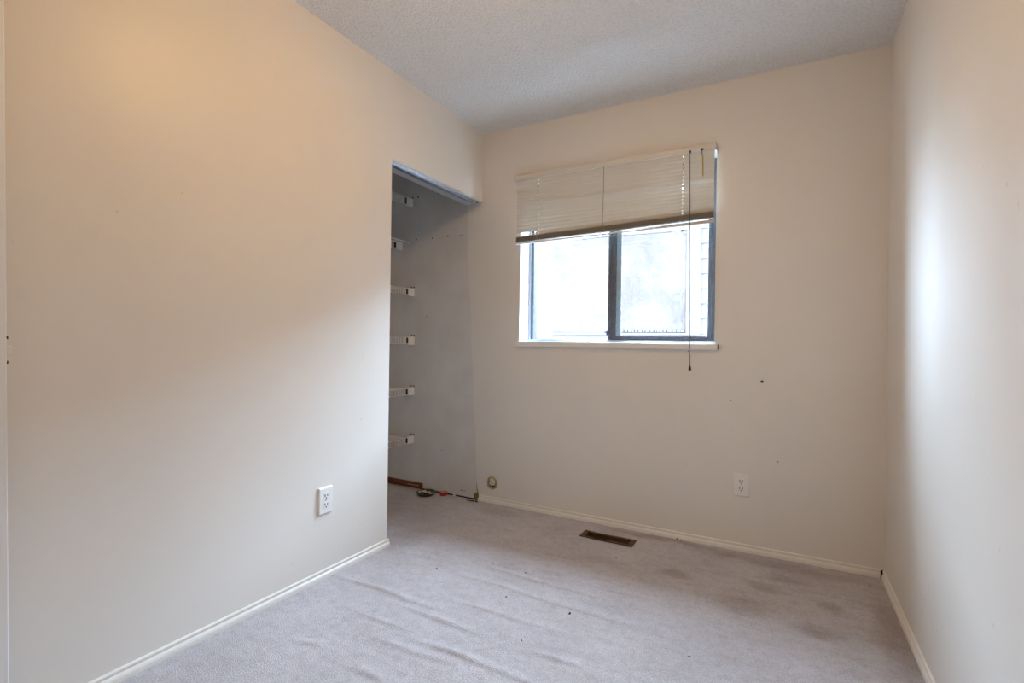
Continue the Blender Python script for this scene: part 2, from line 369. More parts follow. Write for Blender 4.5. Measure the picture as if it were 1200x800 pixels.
for x, z, r in ((1.283, 0.004, 0.006), (1.30, 0.003, 0.004), (1.381, 0.032, 0.0035), (1.732, 0.027, 0.003)):
    bm = bmesh.new(); lump(bm, (x, -0.0118 if z < 0.02 else -0.0065, z), r, x*9, (1.3, 0.3, 0.7), 1); obj('dirt_mark', bm, M_DIRT, bbk)
# wooden strip left in the closet, dark gap where the rest is missing
bb = bxo('baseboard_closet', (XR, -0.012, 0.004), (-0.472, 0, 0.046), M_WOOD, bevel=0.002); struct(bb)
bmx = bmesh.new(); box(bmx, (-0.50, -0.0135, 0.024), (-0.60, -0.0115, 0.027)); obj('scratch', bmx, M_PINK, bb)
tk = bxo('trim_2', (-0.47, -0.004, -0.004), (-0.025, 0, 0.0085), M_DARK); struct(tk)

bm = bmesh.new()
for z0, z1 in ((0.0, 0.038),):
    vs = [bm.verts.new((W-a, -a2, z)) for z in (z0, z1) for a, a2 in ((0.0160, 0.0140), (0.0145, 0.0152), (0.004, 0.003), (0.005, 0.002))]
    for q in ((0, 1, 2, 3), (4, 7, 6, 5), (0, 4, 5, 1), (1, 5, 6, 2), (2, 6, 7, 3), (3, 7, 4, 0)): bm.faces.new([vs[i] for i in q])
obj('open_mitre', bm, M_DARK, bbk)
# sliding-door track under the closet header
tr = bmesh.new()
za = ZH-0.004
box(tr, (-0.002, YC, ZH-0.003), (-TH+0.004, -0.03, ZH))                # web
for x0, d in ((-0.003, 0.010), (-0.028, 0.016), (-0.034, 0.016)):
    box(tr, (x0, YC, ZH-d), (x0-0.0025, -0.012 if x0 > -0.02 else -0.05, ZH-0.001))
box(tr, (-0.055, YC, ZH-0.020), (-TH+0.006, -0.045, ZH-0.016))          # fascia lip lit from below
trk = struct(obj('trim_1', tr, M_TRACK))
for px, py in ((-0.045, -0.034), (-0.030, -0.022)):
    b = bmesh.new(); lathe(b, [(0, -0.006), (0.004, -0.006), (0.0045, 0)], 10, (px, py, ZH-0.001)); obj('screw', b, M_DARK, trk)

# ------------------------------------------------------------------ window
win = struct(empty('window_1', (0, 0, 0)))
FY0, FY1 = 0.130, 0.185
# outer frame
bxo('frame_jamb', (WX0, FY0-0.004, WZ0), (0.305, FY1, WZ1), M_RAIL, win, 0.002)
bxo('frame_jamb', (0.305, FY0, WZ0+0.018), (0.325, FY1, WZ1-0.02), M_FRAME, win, 0.002)
bxo('frame_jamb', (1.417, FY0-0.006, WZ0+0.016), (WX1, FY1, WZ1-0.02), M_FRAME, win, 0.002)
bxo('frame_head', (WX0, FY0, WZ1-0.025), (WX1, FY1, WZ1), M_FRAME, win, 0.002)
bm = bmesh.new()
box(bm, (WX0, 0.055, WZ0-0.002), (WX1, FY1, WZ0+0.010)); box(bm, (0.31, 0.105, WZ0+0.009), (WX1, 0.109, WZ0+0.018)); box(bm, (0.31, 0.144, WZ0+0.009), (WX1, 0.150, WZ0+0.020))
obj('sill_track', bm, M_RAIL, win, bevel=0.001)
bxo('frame_sill', (0.305, 0.150, WZ0+0.010), (1.417, FY1, WZ0+0.021), M_FRAME, win)
# fixed left pane, sliding right sash (in front)
SZ0, SZ1 = WZ0+0.018, WZ1-0.03
bxo('fixed_pane', (0.323, 0.160, WZ0+0.020), (0.885, 0.164, WZ1-0.022), M_GLASS, win)
bxo('sash_stile', (0.835, 0.114, SZ0), (0.857, 0.146, SZ1), M_FRAME, win, 0.003)
bxo('sash_stile', (0.857, 0.121, SZ0), (0.883, 0.146, SZ1), M_FRAME, win, 0.003)
bxo('sash_stile', (1.404, 0.118, SZ0), (1.424, 0.146, SZ1), M_FRAME, win, 0.003)
bxo('sash_bottom_rail', (0.857, 0.119, SZ0), (1.420, 0.146, SZ0+0.026), M_FRAME, win, 0.003)
bxo('sash_top_rail', (0.857, 0.119, SZ1-0.026), (1.420, 0.146, SZ1), M_FRAME, win, 0.003)
bxo('sliding_pane', (0.881, 0.131, SZ0+0.024), (1.406, 0.135, SZ1-0.024), M_GLASS, win)
bxo('speckled_seal', (0.883, 0.1295, SZ0+0.028), (0.912, 0.1308, SZ1-0.028), M_FROST, win)
la = bmesh.new(); box(la, (0.826, 0.112, 1.108), (0.837, 0.132, 1.136)); box(la, (0.820, 0.108, 1.121), (0.839, 0.122, 1.133)); obj('latch', la, M_FRAME, win, bevel=0.002)
# reveals
bm = bmesh.new()
box(bm, (WX0-0.001, 0.0, WZ0), (WX0+0.004, FY0, WZ1)); box(bm, (WX1-0.004, 0.0, WZ0), (WX1+0.001, FY0, WZ1)); box(bm, (WX0, 0.0, WZ1-0.004), (WX1, FY0, WZ1+0.001))
obj('reveal_lining', bm, M_WHITE, win)
sill = bmesh.new(); box(sill, (0.268, -0.017, 1.031), (1.472, 0.057, 1.0625)); s_o = obj('sill_board', sill, M_WHITE, win, bevel=0.003)
bxo('sill_end_grain', (1.472, -0.015, 1.033), (1.476, -0.0005, 1.0605), mat('raw_wood_end', (0.16, 0.10, 0.05), 0.8), win)

# ------------------------------------------------------------------ open door at the left edge of the frame
door = struct(empty('door_1', (0.0, 0, 0)))
bxo('leaf', (0.058, YN+0.03, 0.012), (0.093, -2.328, 2.02), mat('door_paint', (0.87, 0.885, 0.90), 0.4), door, 0.002)
bxo('latch_plate', (0.064, -2.329, 0.985), (0.088, -2.3265, 1.045), M_PLASTIC2, door)
lb = bmesh.new()
box(lb, (0.070, -2.327, 1.003), (0.084, -2.3145, 1.027)); obj('latch_bolt', lb, M_PLASTIC2, door, bevel=0.002)
for z in (0.985, 1.046):
    b = bmesh.new(); lathe(b, [(0, 0.006), (0.004, 0.0055), (0.004, 0)], 10, (0.076, -2.327, z), 'Y'); obj('screw', b, M_DIRT, door)
kb = bmesh.new(); lathe(kb, [(0.031, 0), (0.031, 0.005), (0.012, 0.009), (0.012, 0.03), (0.026, 0.042), (0.027, 0.056), (0.018, 0.066), (0, 0.068)], 24, (0.093, -2.415, 1.015), 'X')
obj('knob', kb, M_BRASS, door, smooth=True)
sag = Matrix.Translation((0, -2.322, 0)) @ Matrix.Rotation(0.0151, 4, 'X') @ Matrix.Translation((0, 2.328-0.0, 0))   # the leaf hangs a little out of plumb
for o in list(door.children): o.matrix_local = sag
cas = bmesh.new()
box(cas, (DX1, YN, 0), (DX1+0.055, YN+0.014, 2.085)); box(cas, (DX0-0.045, YN, 2.03), (DX1+0.055, YN+0.014, 2.085)); box(cas, (DX0-0.045, YN, 0), (DX0, YN+0.008, 2.085))
obj('casing', cas, M_TRIM, door, bevel=0.003)

# hall beyond the doorway (behind the camera)
struct(bxo('hall_floor', (XR, -4.6, -0.05), (W, YN-0.1, 0.0), M_CARPET))
struct(bxo('wall_hall', (XR-0.1, -4.7, 0), (W, -4.6, H), M_WALL))
struct(bxo('wall_hall_left', (XR-0.1, -4.6, 0), (XR, YN-0.1, H), M_WALL))
struct(bxo('wall_hall_right', (W, -4.6, 0), (W+0.1, YN-0.1, H), M_WALL))
struct(bxo('wall_hall_near', (XR, YN-0.1, 0), (-TH, YN-0.02, H), M_WALL))
hl = bpy.data.lights.new('hall_fill', 'AREA'); hl.shape = 'RECTANGLE'; hl.size = 0.7; hl.size_y = 1.3; hl.energy = HALL_FILL; hl.color = (0.88, 0.94, 1.0)  # fill panel without a fixture, added to lift the room's ambient light
ho = bpy.data.objects.new('hall_fill', hl); C.objects.link(ho); ho.location = (0.1, -4.5, 1.4); ho.rotation_euler = (PI/2, 0, -0.25)

# ------------------------------------------------------------------ ceiling lamp (above the frame)
LX, LY = 1.03, -1.60
lamp = thing(empty('ceiling_lamp', (LX, LY, H)), 'flush ceiling lamp with warm glowing glass dome in the middle of the ceiling', 'lamp')
b = bmesh.new(); lathe(b, [(0, 0), (0.15, 0), (0.15, -0.018), (0.135, -0.024), (0, -0.024)], 40); obj('base', b, M_BRASS, lamp, smooth=False)
b = bmesh.new(); lathe(b, [(0.132, -0.024), (0.130, -0.045), (0.112, -0.075), (0.078, -0.096), (0.035, -0.107), (0, -0.109)], 40); obj('dome', b, emis('warm_dome_glass', (1.0, 0.585, 0.205), LAMP), lamp, smooth=True)

# ------------------------------------------------------------------ venetian blind
blind = thing(empty('venetian_blind', (0, 0, 0)), 'dingy cream metal venetian blind half raised over the window', 'blind')
HX0, HX1 = 0.266, 1.451
bm = bmesh.new()
box(bm, (HX0, -0.046, 2.084), (HX1, -0.0435, 2.112)); box(bm, (HX0, -0.046, 2.080), (HX1, -0.010, 2.0835)); box(bm, (HX0, -0.0125, 2.084), (HX1, -0.010, 2.112)); box(bm, (HX0, -0.049, 2.109), (HX1, -0.0425, 2.113))
obj('head_rail', bm, M_HEAD, blind, bevel=0.0012)
for x0 in (HX0-0.004, HX1-0.016):
    bm = bmesh.new(); box(bm, (x0, -0.051, 2.079), (x0+0.020, -0.048, 2.116)); box(bm, (x0 if x0 < 1 else x0+0.0175, -0.051, 2.079), (x0+0.0025 if x0 < 1 else x0+0.020, 0.0, 2.116)); box(bm, (x0, -0.051, 2.114), (x0+0.020, 0.0, 2.1165))
    obj('mounting_bracket', bm, M_HEAD, blind, bevel=0.001)
SX0, SX1 = 0.277, 1.447; LAD = (0.427, 0.850, 1.288)
def slat_mesh(x0, x1, broken=False):
    bm = bmesh.new(); Wd = 0.025; cols = [-0.5, -0.29, -0.14, 0.14, 0.29, 0.5]
    xs = sorted([x0, x1] + [l+d for l in (LAD[0], LAD[2]) for d in (-0.0033, 0.0033)] + [0.30, 0.36, 0.412, 0.65, LAD[1], 1.08])
    def zc(v): return 0.0022*(1-(2*v)**2)
    for side in (0, -0.0004):
        g = {}
        for i, x in enumerate(xs):
            for j, v in enumerate(cols):
                vv = v
                if broken and x < 0.42 and v < 0: vv = v*(0.15+0.25*noise.noise(Vector((x*40, 0, 0))))
                g[i, j] = bm.verts.new((x, Wd*vv, zc(v)+side))
        for i in range(len(xs)-1):
            xm = (xs[i]+xs[i+1])/2
            for j in range(5):
                if j == 2 and any(abs(xm-l) < 0.0032 for l in (LAD[0], LAD[2])): continue
                if broken and xm < 0.415 and j in (0, 1, 3, 4): continue
                bm.faces.new((g[i, j], g[i+1, j], g[i+1, j+1], g[i, j+1]))
    return bm
slat0 = obj('slat', slat_mesh(SX0, SX1), M_SLAT, blind, smooth=True, normals=False)
YB = -0.029; NS = 16; PITCH_S = 0.0212; TILT = math.radians(70)
def slat(z, tilt, ry=0.0, mesh=None, y=YB, dx=0.0):
    o = slat0.copy(); C.objects.link(o); o.parent = blind
    if mesh: o.data = mesh
    # rotate about x so that the lower edge stands towards the room
    o.matrix_local = Matrix.Translation((0.862+dx, y, z)) @ Matrix.Rotation(ry, 4, 'Y') @ Matrix.Rotation(-tilt, 4, 'X') @ Matrix.Translation((-0.862, 0, 0))
    return o
slat0.matrix_local = Matrix.Translation((0.862, YB, 2.0685)) @ Matrix.Rotation(-TILT, 4, 'X') @ Matrix.Translation((-0.862, 0, 0))
bt = obj('broken_slat', slat_mesh(SX0, SX1, True), M_SLAT, None, smooth=True, normals=False); bmesh_broken = bt.data; bpy.data.objects.remove(bt)
ZTOP = 2.0685
for k in range(1, NS):
    ry = -0.018*max(0, (k-11))/4
    tl = TILT + math.radians(rnd.uniform(-2.5, 2.5)) - (math.radians(9) if k in (7, 8) else 0)
    z = ZTOP-PITCH_S*k
    if k == NS-1: o = slat(z+0.001, TILT-0.06, -0.022, bmesh_broken); o.name = 'broken_slat'
    else: slat(z, tl, ry)
slat(ZTOP-PITCH_S*NS+0.0035, TILT-0.16, -0.026)
# gathered slats, the stack hangs a little higher at the right
STK = 24; SRY = -0.0285
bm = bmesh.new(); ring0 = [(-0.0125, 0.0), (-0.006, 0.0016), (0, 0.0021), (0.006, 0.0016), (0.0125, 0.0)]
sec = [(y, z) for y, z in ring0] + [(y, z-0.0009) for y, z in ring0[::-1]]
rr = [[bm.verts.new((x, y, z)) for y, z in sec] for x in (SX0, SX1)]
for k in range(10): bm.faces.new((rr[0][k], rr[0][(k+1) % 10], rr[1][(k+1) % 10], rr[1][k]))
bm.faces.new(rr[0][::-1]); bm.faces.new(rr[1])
tmp = obj('gathered_slat', bm, M_SLAT_SHADE); stack_mesh = tmp.data; bpy.data.objects.remove(tmp)
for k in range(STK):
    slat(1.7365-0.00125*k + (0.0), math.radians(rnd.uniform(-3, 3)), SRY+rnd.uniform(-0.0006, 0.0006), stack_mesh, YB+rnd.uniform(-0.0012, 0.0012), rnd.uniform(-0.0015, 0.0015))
# bottom rail, twisted so that its pale underside shows towards the right
bm = bmesh.new(); secs = 24; rings = []
for i in range(secs+1):
    t = i/secs; x = SX0-0.002+t*(SX1-SX0+0.004)
    tw = math.radians(-4+52*t**1.2); cz = 1.681+0.0245*t; cy = YB
    ring = []
    for (yy, zz) in ((-0.0125, 0.003), (-0.011, 0.0045), (0.011, 0.0045), (0.0125, 0.003), (0.0125, -0.002), (0.011, -0.0035), (-0.011, -0.0035), (-0.0125, -0.002)):
        ring.append(bm.verts.new((x, cy+yy*math.cos(tw)+zz*math.sin(tw), cz-yy*-math.sin(tw)*-1*-1+zz*math.cos(tw))))
    rings.append(ring)
for A, B in zip(rings, rings[1:]):
    for k in range(8): bm.faces.new((A[k], A[(k+1) % 8], B[(k+1) % 8], B[k]))
bm.faces.new(rings[0]); bm.faces.new(rings[-1][::-1])
obj('bottom_rail', bm, mat('pale_rail_enamel', (0.74, 0.73, 0.70), 0.4), blind)
# one slat that slipped and hangs below the rail at the right
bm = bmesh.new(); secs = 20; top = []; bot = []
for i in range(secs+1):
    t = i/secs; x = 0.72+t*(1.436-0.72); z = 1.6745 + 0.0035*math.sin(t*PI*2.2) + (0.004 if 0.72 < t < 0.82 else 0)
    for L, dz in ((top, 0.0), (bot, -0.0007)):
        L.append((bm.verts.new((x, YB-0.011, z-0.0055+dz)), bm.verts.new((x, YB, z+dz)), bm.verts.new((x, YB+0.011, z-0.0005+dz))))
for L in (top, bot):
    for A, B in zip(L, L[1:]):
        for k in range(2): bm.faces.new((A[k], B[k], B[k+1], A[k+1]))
obj('slipped_slat', bm, M_SLAT_SHADE, blind)
bm = bmesh.new(); lathe(bm, [(0, -0.006), (0.005, -0.005), (0.006, 0), (0.004, 0.005), (0, 0.006)], 10, (LAD[2], YB-0.004, 1.668)); obj('cord_button', bm, M_WAND, blind)
for x in LAD[:2]:
    bm = bmesh.new(); lathe(bm, [(0, -0.004), (0.005, -0.003), (0.006, 0), (0.004, 0.004), (0, 0.005)], 10, (x, YB-0.004, 1.676+0.0245*(x-SX0)/(SX1-SX0))); obj('cord_button', bm, M_WAND, blind)
    bm = bmesh.new()
    zt = 1.742+0.03*(x-0.862)
    for dx in (-0.008, 0.008): tube(bm, [(x, YB-0.0145, zt), (x+dx*0.6, YB-0.0165, zt-0.02), (x+dx, YB-0.0155, zt-0.035), (x, YB-0.0145, zt-0.05)], 0.0011, 6)
    obj('loose_loop', bm, M_WAND, blind)
for i, x in enumerate(LAD):
    zb = 1.70+0.0285*(x-0.862)
    bm = bmesh.new()
    tube(bm, [(x, YB-0.0135, 2.082), (x+0.001, YB-0.0142, 1.95), (x-0.004 if i == 1 else x, YB-0.0135, zb+0.03), (x-0.005 if i == 1 else x, YB-0.015, zb-0.012)], 0.0014 if i == 1 else 0.0007, 6)
    obj('ladder_cord', bm, M_CORD if i == 1 else M_LADDER, blind)
bm = bmesh.new(); tube(bm, [(LAD[2], YB, 1.69), (LAD[2]+0.003, YB-0.012, 1.680), (LAD[2], YB-0.004, 1.668)], 0.0009, 6); obj('ladder_cord', bm, M_LADDER, blind)
bm = bmesh.new()
tube(bm, [(1.327, -0.048, 2.083), (1.329, -0.050, 1.85), (1.333, -0.049, 1.5), (1.337, -0.047, 1.2), (1.3385, -0.046, 1.045), (1.335, -0.044, 1.022), (1.339, -0.043, 1.000), (1.340, -0.043, 0.945)], 0.0023, 8)
lc = obj('lift_cord', bm, M_CORD, blind)
bm = bmesh.new(); lathe(bm, [(0, 0.012), (0.004, 0.010), (0.0075, -0.006), (0.007, -0.014), (0, -0.015)], 12, (1.340, -0.043, 0.934)); obj('tassel', bm, M_DIRT, lc, smooth=True)
bm = bmesh.new(); lump(bm, (1.335, -0.044, 1.022), 0.0045, 3, sub=1); obj('knot', bm, M_CORD, lc)
bm = bmesh.new(); box(bm, (1.322, -0.052, 2.074), (1.333, -0.046, 2.088)); obj('cord_lock', bm, M_DIRT, blind, bevel=0.001)
bm = bmesh.new(); box(bm, (1.380, -0.053, 2.080), (1.394, -0.046, 2.089)); tube(bm, [(1.387, -0.051, 2.084), (1.388, -0.052, 2.062), (1.390, -0.053, 2.052)], 0.002, 8); obj('tilter_hook', bm, M_DIRT, blind)
bm = bmesh.new(); tube(bm, [(1.390, -0.053, 2.054), (1.392, -0.053, 2.045), (1.3935, -0.052, 1.95), (1.394, -0.052, 1.940)], [0.002, 0.0038, 0.0042, 0.003], 6); obj('tilt_wand', bm, M_WAND, blind)

# ------------------------------------------------------------------ wall outlets
def outlet(loc, rz, wd, ht, dp, label):
    o = thing(empty('wall_outlet', loc, rz), label, 'outlet')     # local: x right, -y out of the wall
    bm = bmesh.new(); a, h2 = wd/2, ht/2; e = 0.004
    v = [bm.verts.new(p) for p in ((-a, 0, -h2), (a, 0, -h2), (a, 0, h2), (-a, 0, h2), (-a, -dp*0.6, -h2), (a, -dp*0.6, -h2), (a, -dp*0.6, h2), (-a, -dp*0.6, h2), (-a+e, -dp, -h2+e), (a-e, -dp, -h2+e), (a-e, -dp, h2-e), (-a+e, -dp, h2-e))]
    for q in ((0, 1, 2, 3), (0, 4, 5, 1), (1, 5, 6, 2), (2, 6, 7, 3), (3, 7, 4, 0), (4, 8, 9, 5), (5, 9, 10, 6), (6, 10, 11, 7), (7, 11, 8, 4), (8, 11, 10, 9)): bm.faces.new([v[i] for i in q])
    obj('cover_plate', bm, M_PLASTIC, o, bevel=0.0008)
    b = bmesh.new(); lathe(b, [(0, -0.0012), (0.0028, -0.001), (0.0034, 0)], 10, (0, -dp, 0), 'Y'); obj('screw', b, M_STEEL, o)
    for s in (-1, 1):
        zc = s*0.0195; b = bmesh.new(); ring = []
        for k in range(20):
            an = 2*PI*k/20; x, z = 0.0172*math.cos(an), min(0.0135, max(-0.0135, 0.0172*math.sin(an))); ring.append((x, z))
        f = [b.verts.new((x, -dp-0.0018, zc+z)) for x, z in ring]; g = [b.verts.new((x*1.06, -dp+0.0005, zc+z*1.06)) for x, z in ring]
        b.faces.new(f)
        for k in range(20): b.faces.new((f[k], f[(k+1) % 20], g[(k+1) % 20], g[k]))
        rc = obj('receptacle', b, M_PLASTIC, o)
        for x0, w2, h_ in ((-0.0068, 0.0016, 0.0052), (0.0068, 0.0016, 0.0042)):
            b = bmesh.new(); box(b, (x0-w2, -dp-0.0024, zc+0.003-h_), (x0+w2, -dp, zc+0.003+h_)); obj('slot', b, M_DARK, rc)
        b = bmesh.new(); lathe(b, [(0, -0.0006), (0.0030, -0.0006), (0.0030, 0.002)], 10, (0, -dp-0.0018, zc-0.0085), 'Y'); obj('ground_hole', b, M_DARK, rc)
    return o
outlet((0, -1.277, 0.345), PI/2, 0.074, 0.118, 0.0095, 'white duplex outlet on the left wall near the closet opening')
o2 = outlet((1.594, 0, 0.339), 0, 0.076, 0.117, 0.006, 'cream duplex outlet below and right of the window on the back wall')

# ------------------------------------------------------------------ floor vent
vent = thing(empty('floor_vent', (0.954, -0.2015, 0.0)), 'rusty brown metal floor register set in the carpet below the window', 'vent')
bm = bmesh.new(); a, c = 0.145, 0.048; ia, ic = 0.120, 0.030
xsn = [-a, -0.10, -0.05, 0, 0.05, 0.10, a]
def vz(x): return 0.007-0.010*math.exp(-((x+0.03)/0.06)**2)*0.25
def strip(x0, x1, y0, y1, n):
    for i in range(n):
        p, q = x0+(x1-x0)*i/n, x0+(x1-x0)*(i+1)/n
        vs = []
        for x, y in ((p, y0), (q, y0), (q, y1), (p, y1)): vs.append(bm.verts.new((x, y, vz(x))))
        ws = [bm.verts.new((v.co.x, v.co.y, v.co.z-0.0035)) for v in vs]
        bm.faces.new(vs); bm.faces.new(ws[::-1])
        for k in range(4): bm.faces.new((vs[k], ws[k], ws[(k+1) % 4], vs[(k+1) % 4]))
strip(-a, a, -c, -ic, 12); strip(-a, a, ic, c, 12); strip(-a, -ia, -ic, ic, 1); strip(ia, a, -ic, ic, 1)
bmesh.ops.remove_doubles(bm, verts=bm.verts[:], dist=1e-5)
obj('frame', bm, M_VENT, vent)
for k in range(22):
    x = -0.114+k*0.228/21
    bm = bmesh.new(); box(bm, (-0.0011, -ic-0.002, -0.006), (0.0011, ic+0.002, 0.006))
    o = obj('louver', bm, M_LOUV, vent); o.location = (x, 0, vz(x)-0.007); o.rotation_euler = (0, math.radians(-28), 0)
bm = bmesh.new(); box(bm, (-0.122, -0.002, -0.014), (0.122, 0.002, -0.010)); obj('louver_bar', bm, M_VENTD, vent)
bm = bmesh.new()
for q in (((VX0, VY0), (VX1, VY0)), ((VX1, VY0), (VX1, VY1)), ((VX1, VY1), (VX0, VY1)), ((VX0, VY1), (VX0, VY0))):
    (x0, y0), (x1, y1) = q; vs = [bm.verts.new((x-0.954, y+0.2015, z)) for x, y, z in ((x0, y0, 0.0062), (x1, y1, 0.0062), (x1, y1, -0.18), (x0, y0, -0.18))]; bm.faces.new(vs)
vs = [bm.verts.new((x-0.954, y+0.2015, -0.18)) for x, y in ((VX0, VY0), (VX1, VY0), (VX1, VY1), (VX0, VY1))]; bm.faces.new(vs)
obj('duct', bm, M_VENTD, vent)

# ------------------------------------------------------------------ ragged cable hole in the back wall
ch = thing(empty('cable_hole', (0.106, 0, 0.131)), 'ragged round cable hole with yellowed rim low on the back wall', 'hole')
bm = bmesh.new(); n = 28; rings = []
for k in range(n):
    an = 2*PI*k/n; ring = []
    rr = 0.036*(1+0.22*noise.noise(Vector((math.cos(an)*2, math.sin(an)*2, 5)))); rt = 0.0065*(1+0.75*noise.noise(Vector((math.cos(an)*3, math.sin(an)*3, 2))))
    for j in range(8):
        b2 = 2*PI*j/8; r2 = rr+rt*math.cos(b2); ring.append(bm.verts.new((r2*math.cos(an)*0.95, -0.003-rt*0.7*math.sin(b2), r2*math.sin(an))))
    rings.append(ring)
for k in range(n):
    A, B = rings[k], rings[(k+1) % n]
    for j in range(8): bm.faces.new((A[j], A[(j+1) % 8], B[(j+1) % 8], B[j]))
obj('torn_rim', bm, M_FOAM, ch, smooth=True)
bm = bmesh.new(); lathe(bm, [(0, -0.0015), (0.033, -0.0015), (0.033, 0)], 24, (0, 0, 0), 'Y'); obj('cavity', bm, M_OLIVE, ch)
bm = bmesh.new(); lump(bm, (0.001, -0.004, 0.006), 0.029, 6, (0.85, 0.22, 0.95)); obj('plaster_plug', bm, M_PLASTER, ch, smooth=True)
bm = bmesh.new(); lump(bm, (0.010, -0.008, -0.021), 0.012, 2, (1.2, 0.5, 0.6), 1); obj('cable_stub', bm, M_DARK, ch)

# ------------------------------------------------------------------ wire shelves in the closet
SH = [(2.087, 2.028, -0.601, 'topmost white wire shelf in the dark upper closet'),
      (1.778, 1.725, -0.696, 'second wire shelf from the top, with an extra front rod'),
      (1.436, 1.384, -0.578, 'third wire closet shelf from the top, beside the window height'),
      (1.089, 1.034, -0.571, 'fourth wire closet shelf from the top, seen edge on'),
      (0.723, 0.672, -0.568, 'fifth wire closet shelf from the top, second from the bottom'),
      (0.375, 0.327, -0.563, 'lowest white wire shelf in the closet, nearest the carpet')]
for i, (zt, zb, xl, lab) in enumerate(SH):
    s = thing(empty('wire_shelf', (xl, 0, zb)), lab, 'shelf', 'wire shelves stacked in the closet')
    hgt = zt-zb; y0, y1 = -0.084, YS+0.004; dp = (XR+0.004)-xl
    bm = bmesh.new(); tube(bm, [(0, -0.004, hgt-0.004), (0, y1, hgt-0.004)], 0.0032, 8); obj('front_rod', bm, M_WIRE, s, smooth=True)
    bm = bmesh.new(); tube(bm, [(0, -0.004, 0.004), (0, y1, 0.004)], 0.0032, 8); obj('lip_rod', bm, M_WIRE, s, smooth=True)
    bm = bmesh.new(); tube(bm, [(dp+0.004, -0.004, hgt-0.006), (dp+0.004, y1, hgt-0.006)], 0.0032, 8); tube(bm, [(dp*0.5, -0.004, hgt-0.009), (dp*0.5, y1, hgt-0.009)], 0.0028, 6); obj('rear_rod', bm, M_WIRE, s, smooth=True)
    bm = bmesh.new(); y = y0-0.006
    while y > y1+0.01:
        tube(bm, [(0.0005, y, 0.004), (0.0005, y, hgt-0.004), (-0.004, y, hgt-0.0015), (dp, y, hgt-0.0025)], 0.0021, 6); y -= 0.0255
    dw = obj('deck_wires', bm, M_WIRE, s, smooth=True); dw['kind'] = 'stuff'
    bm = bmesh.new()
    box(bm, (-0.007, -0.064, -0.003), (0.007, -0.0005, hgt+0.001))
    br = obj('end_bracket', bm, M_WIRE, s, bevel=0.002)
    bm = bmesh.new(); box(bm, (-0.004, -0.078, 0.006), (0.0025, -0.066, hgt-0.008)); obj('bracket_slot', bm, M_DIRT, br)
    for dx in (-0.020, 0.003):
        bm = bmesh.new(); lathe(bm, [(0, -0.006), (0.004, -0.005), (0.005, 0)], 8, (dx, 0, hgt+0.010), 'Y'); obj('screw', bm, M_DIRT, br)
    if i == 1:
        bm = bmesh.new(); tube(bm, [(0.085, -0.003, 0.044), (0.085, y1, 0.044)], 0.0032, 8); obj('extra_front_rod', bm, M_WIRE, s, smooth=True)
        bm = bmesh.new(); y = -0.07
        while y > y1+0.01: tube(bm, [(0.085, y, 0.0455), (0.0, y, hgt)], 0.0016, 5); y -= 0.0255
        d2 = obj('extra_deck_wires', bm, M_WIRE, s, smooth=True); d2['kind'] = 'stuff'
        bm = bmesh.new(); lathe(bm, [(0, -0.006), (0.005, -0.005), (0.006, 0)], 8, (0.085, 0, 0.046), 'Y'); obj('screw', bm, M_DIRT, s)

# ------------------------------------------------------------------ bits on the closet floor
def at_floor(x, y): return (x, y, carpet_z(x, y))
dish = thing(empty('small_dish', at_floor(-0.372, -0.088)), 'small round tarnished dish of pale crumbs on the closet carpet', 'dish')
bm = bmesh.new(); lathe(bm, [(0, 0.001), (0.045, 0.001), (0.058, 0.010), (0.066, 0.019), (0.068, 0.021), (0.066, 0.0225), (0.056, 0.013), (0.044, 0.005), (0, 0.005)], 36); obj('bowl', bm, M_DISH, dish, smooth=True)
bm = bmesh.new()
for k in range(26):
    an = rnd.uniform(-0.4, PI+0.4); rr = rnd.uniform(0.02, 0.052); lump(bm, (rr*math.cos(an), rr*math.sin(an)*0.9, 0.010+rr*0.16), rnd.uniform(0.004, 0.0095), k, (1, 1, 0.6), 1)
cr = obj('crumbs', bm, M_CRUMB, dish); cr['kind'] = 'stuff'
bm = bmesh.new(); lump(bm, (0.008, -0.012, 0.013), 0.02, 4, (1.5, 0.45, 0.28)); obj('dark_scrap', bm, M_DIRT, dish)
cap = thing(empty('red_cap', at_floor(-0.264, -0.034)), 'small red round cap with pale top on the closet carpet', 'cap')
bm = bmesh.new(); lathe(bm, [(0, 0), (0.024, 0), (0.0255, 0.002), (0.0255, 0.021), (0.0245, 0.024), (0.0215, 0.024), (0.0215, 0.021)], 28); obj('body', bm, M_RED, cap, smooth=False)
bm = bmesh.new(); lathe(bm, [(0, 0.0215), (0.0213, 0.0215)], 28); obj('top_face', bm, M_PINK, cap)
fr = thing(empty('plaster_chip', at_floor(-0.185, -0.018)), 'pale plaster chip at the foot of the bare closet wall', 'chip')
bm = bmesh.new(); lump(bm, (0, 0, 0.006), 0.011, 9, (1, 0.9, 0.7)); lump(bm, (-0.012, 0.010, 0.012), 0.009, 5, (0.7, 0.6, 1.5)); obj('chip', bm, M_PLASTER, fr)
cb = thing(empty('corner_debris', at_floor(-0.014, -0.013)), 'olive crumbling plaster piece in the corner beside the baseboard end', 'debris')
bm = bmesh.new(); lump(bm, (0.002, 0.0, 0.024), 0.016, 11, (0.9, 0.55, 1.8)); lump(bm, (0.014, 0.002, 0.036), 0.010, 3, (0.6, 0.6, 1.8)); obj('plaster_lump', bm, M_OLIVE, cb)
bm = bmesh.new(); tube(bm, [(0.010, 0.010, 0.045), (0.002, 0.0105, 0.075), (-0.004, 0.0108, 0.115)], [0.004, 0.0022, 0.0008], 5); obj('torn_edge', bm, M_OLIVE, cb)
db = thing(empty('dirt_clump', at_floor(-0.030, -0.045)), 'small dark clump of dirt on the carpet by the closet corner', 'dirt')
bm = bmesh.new()
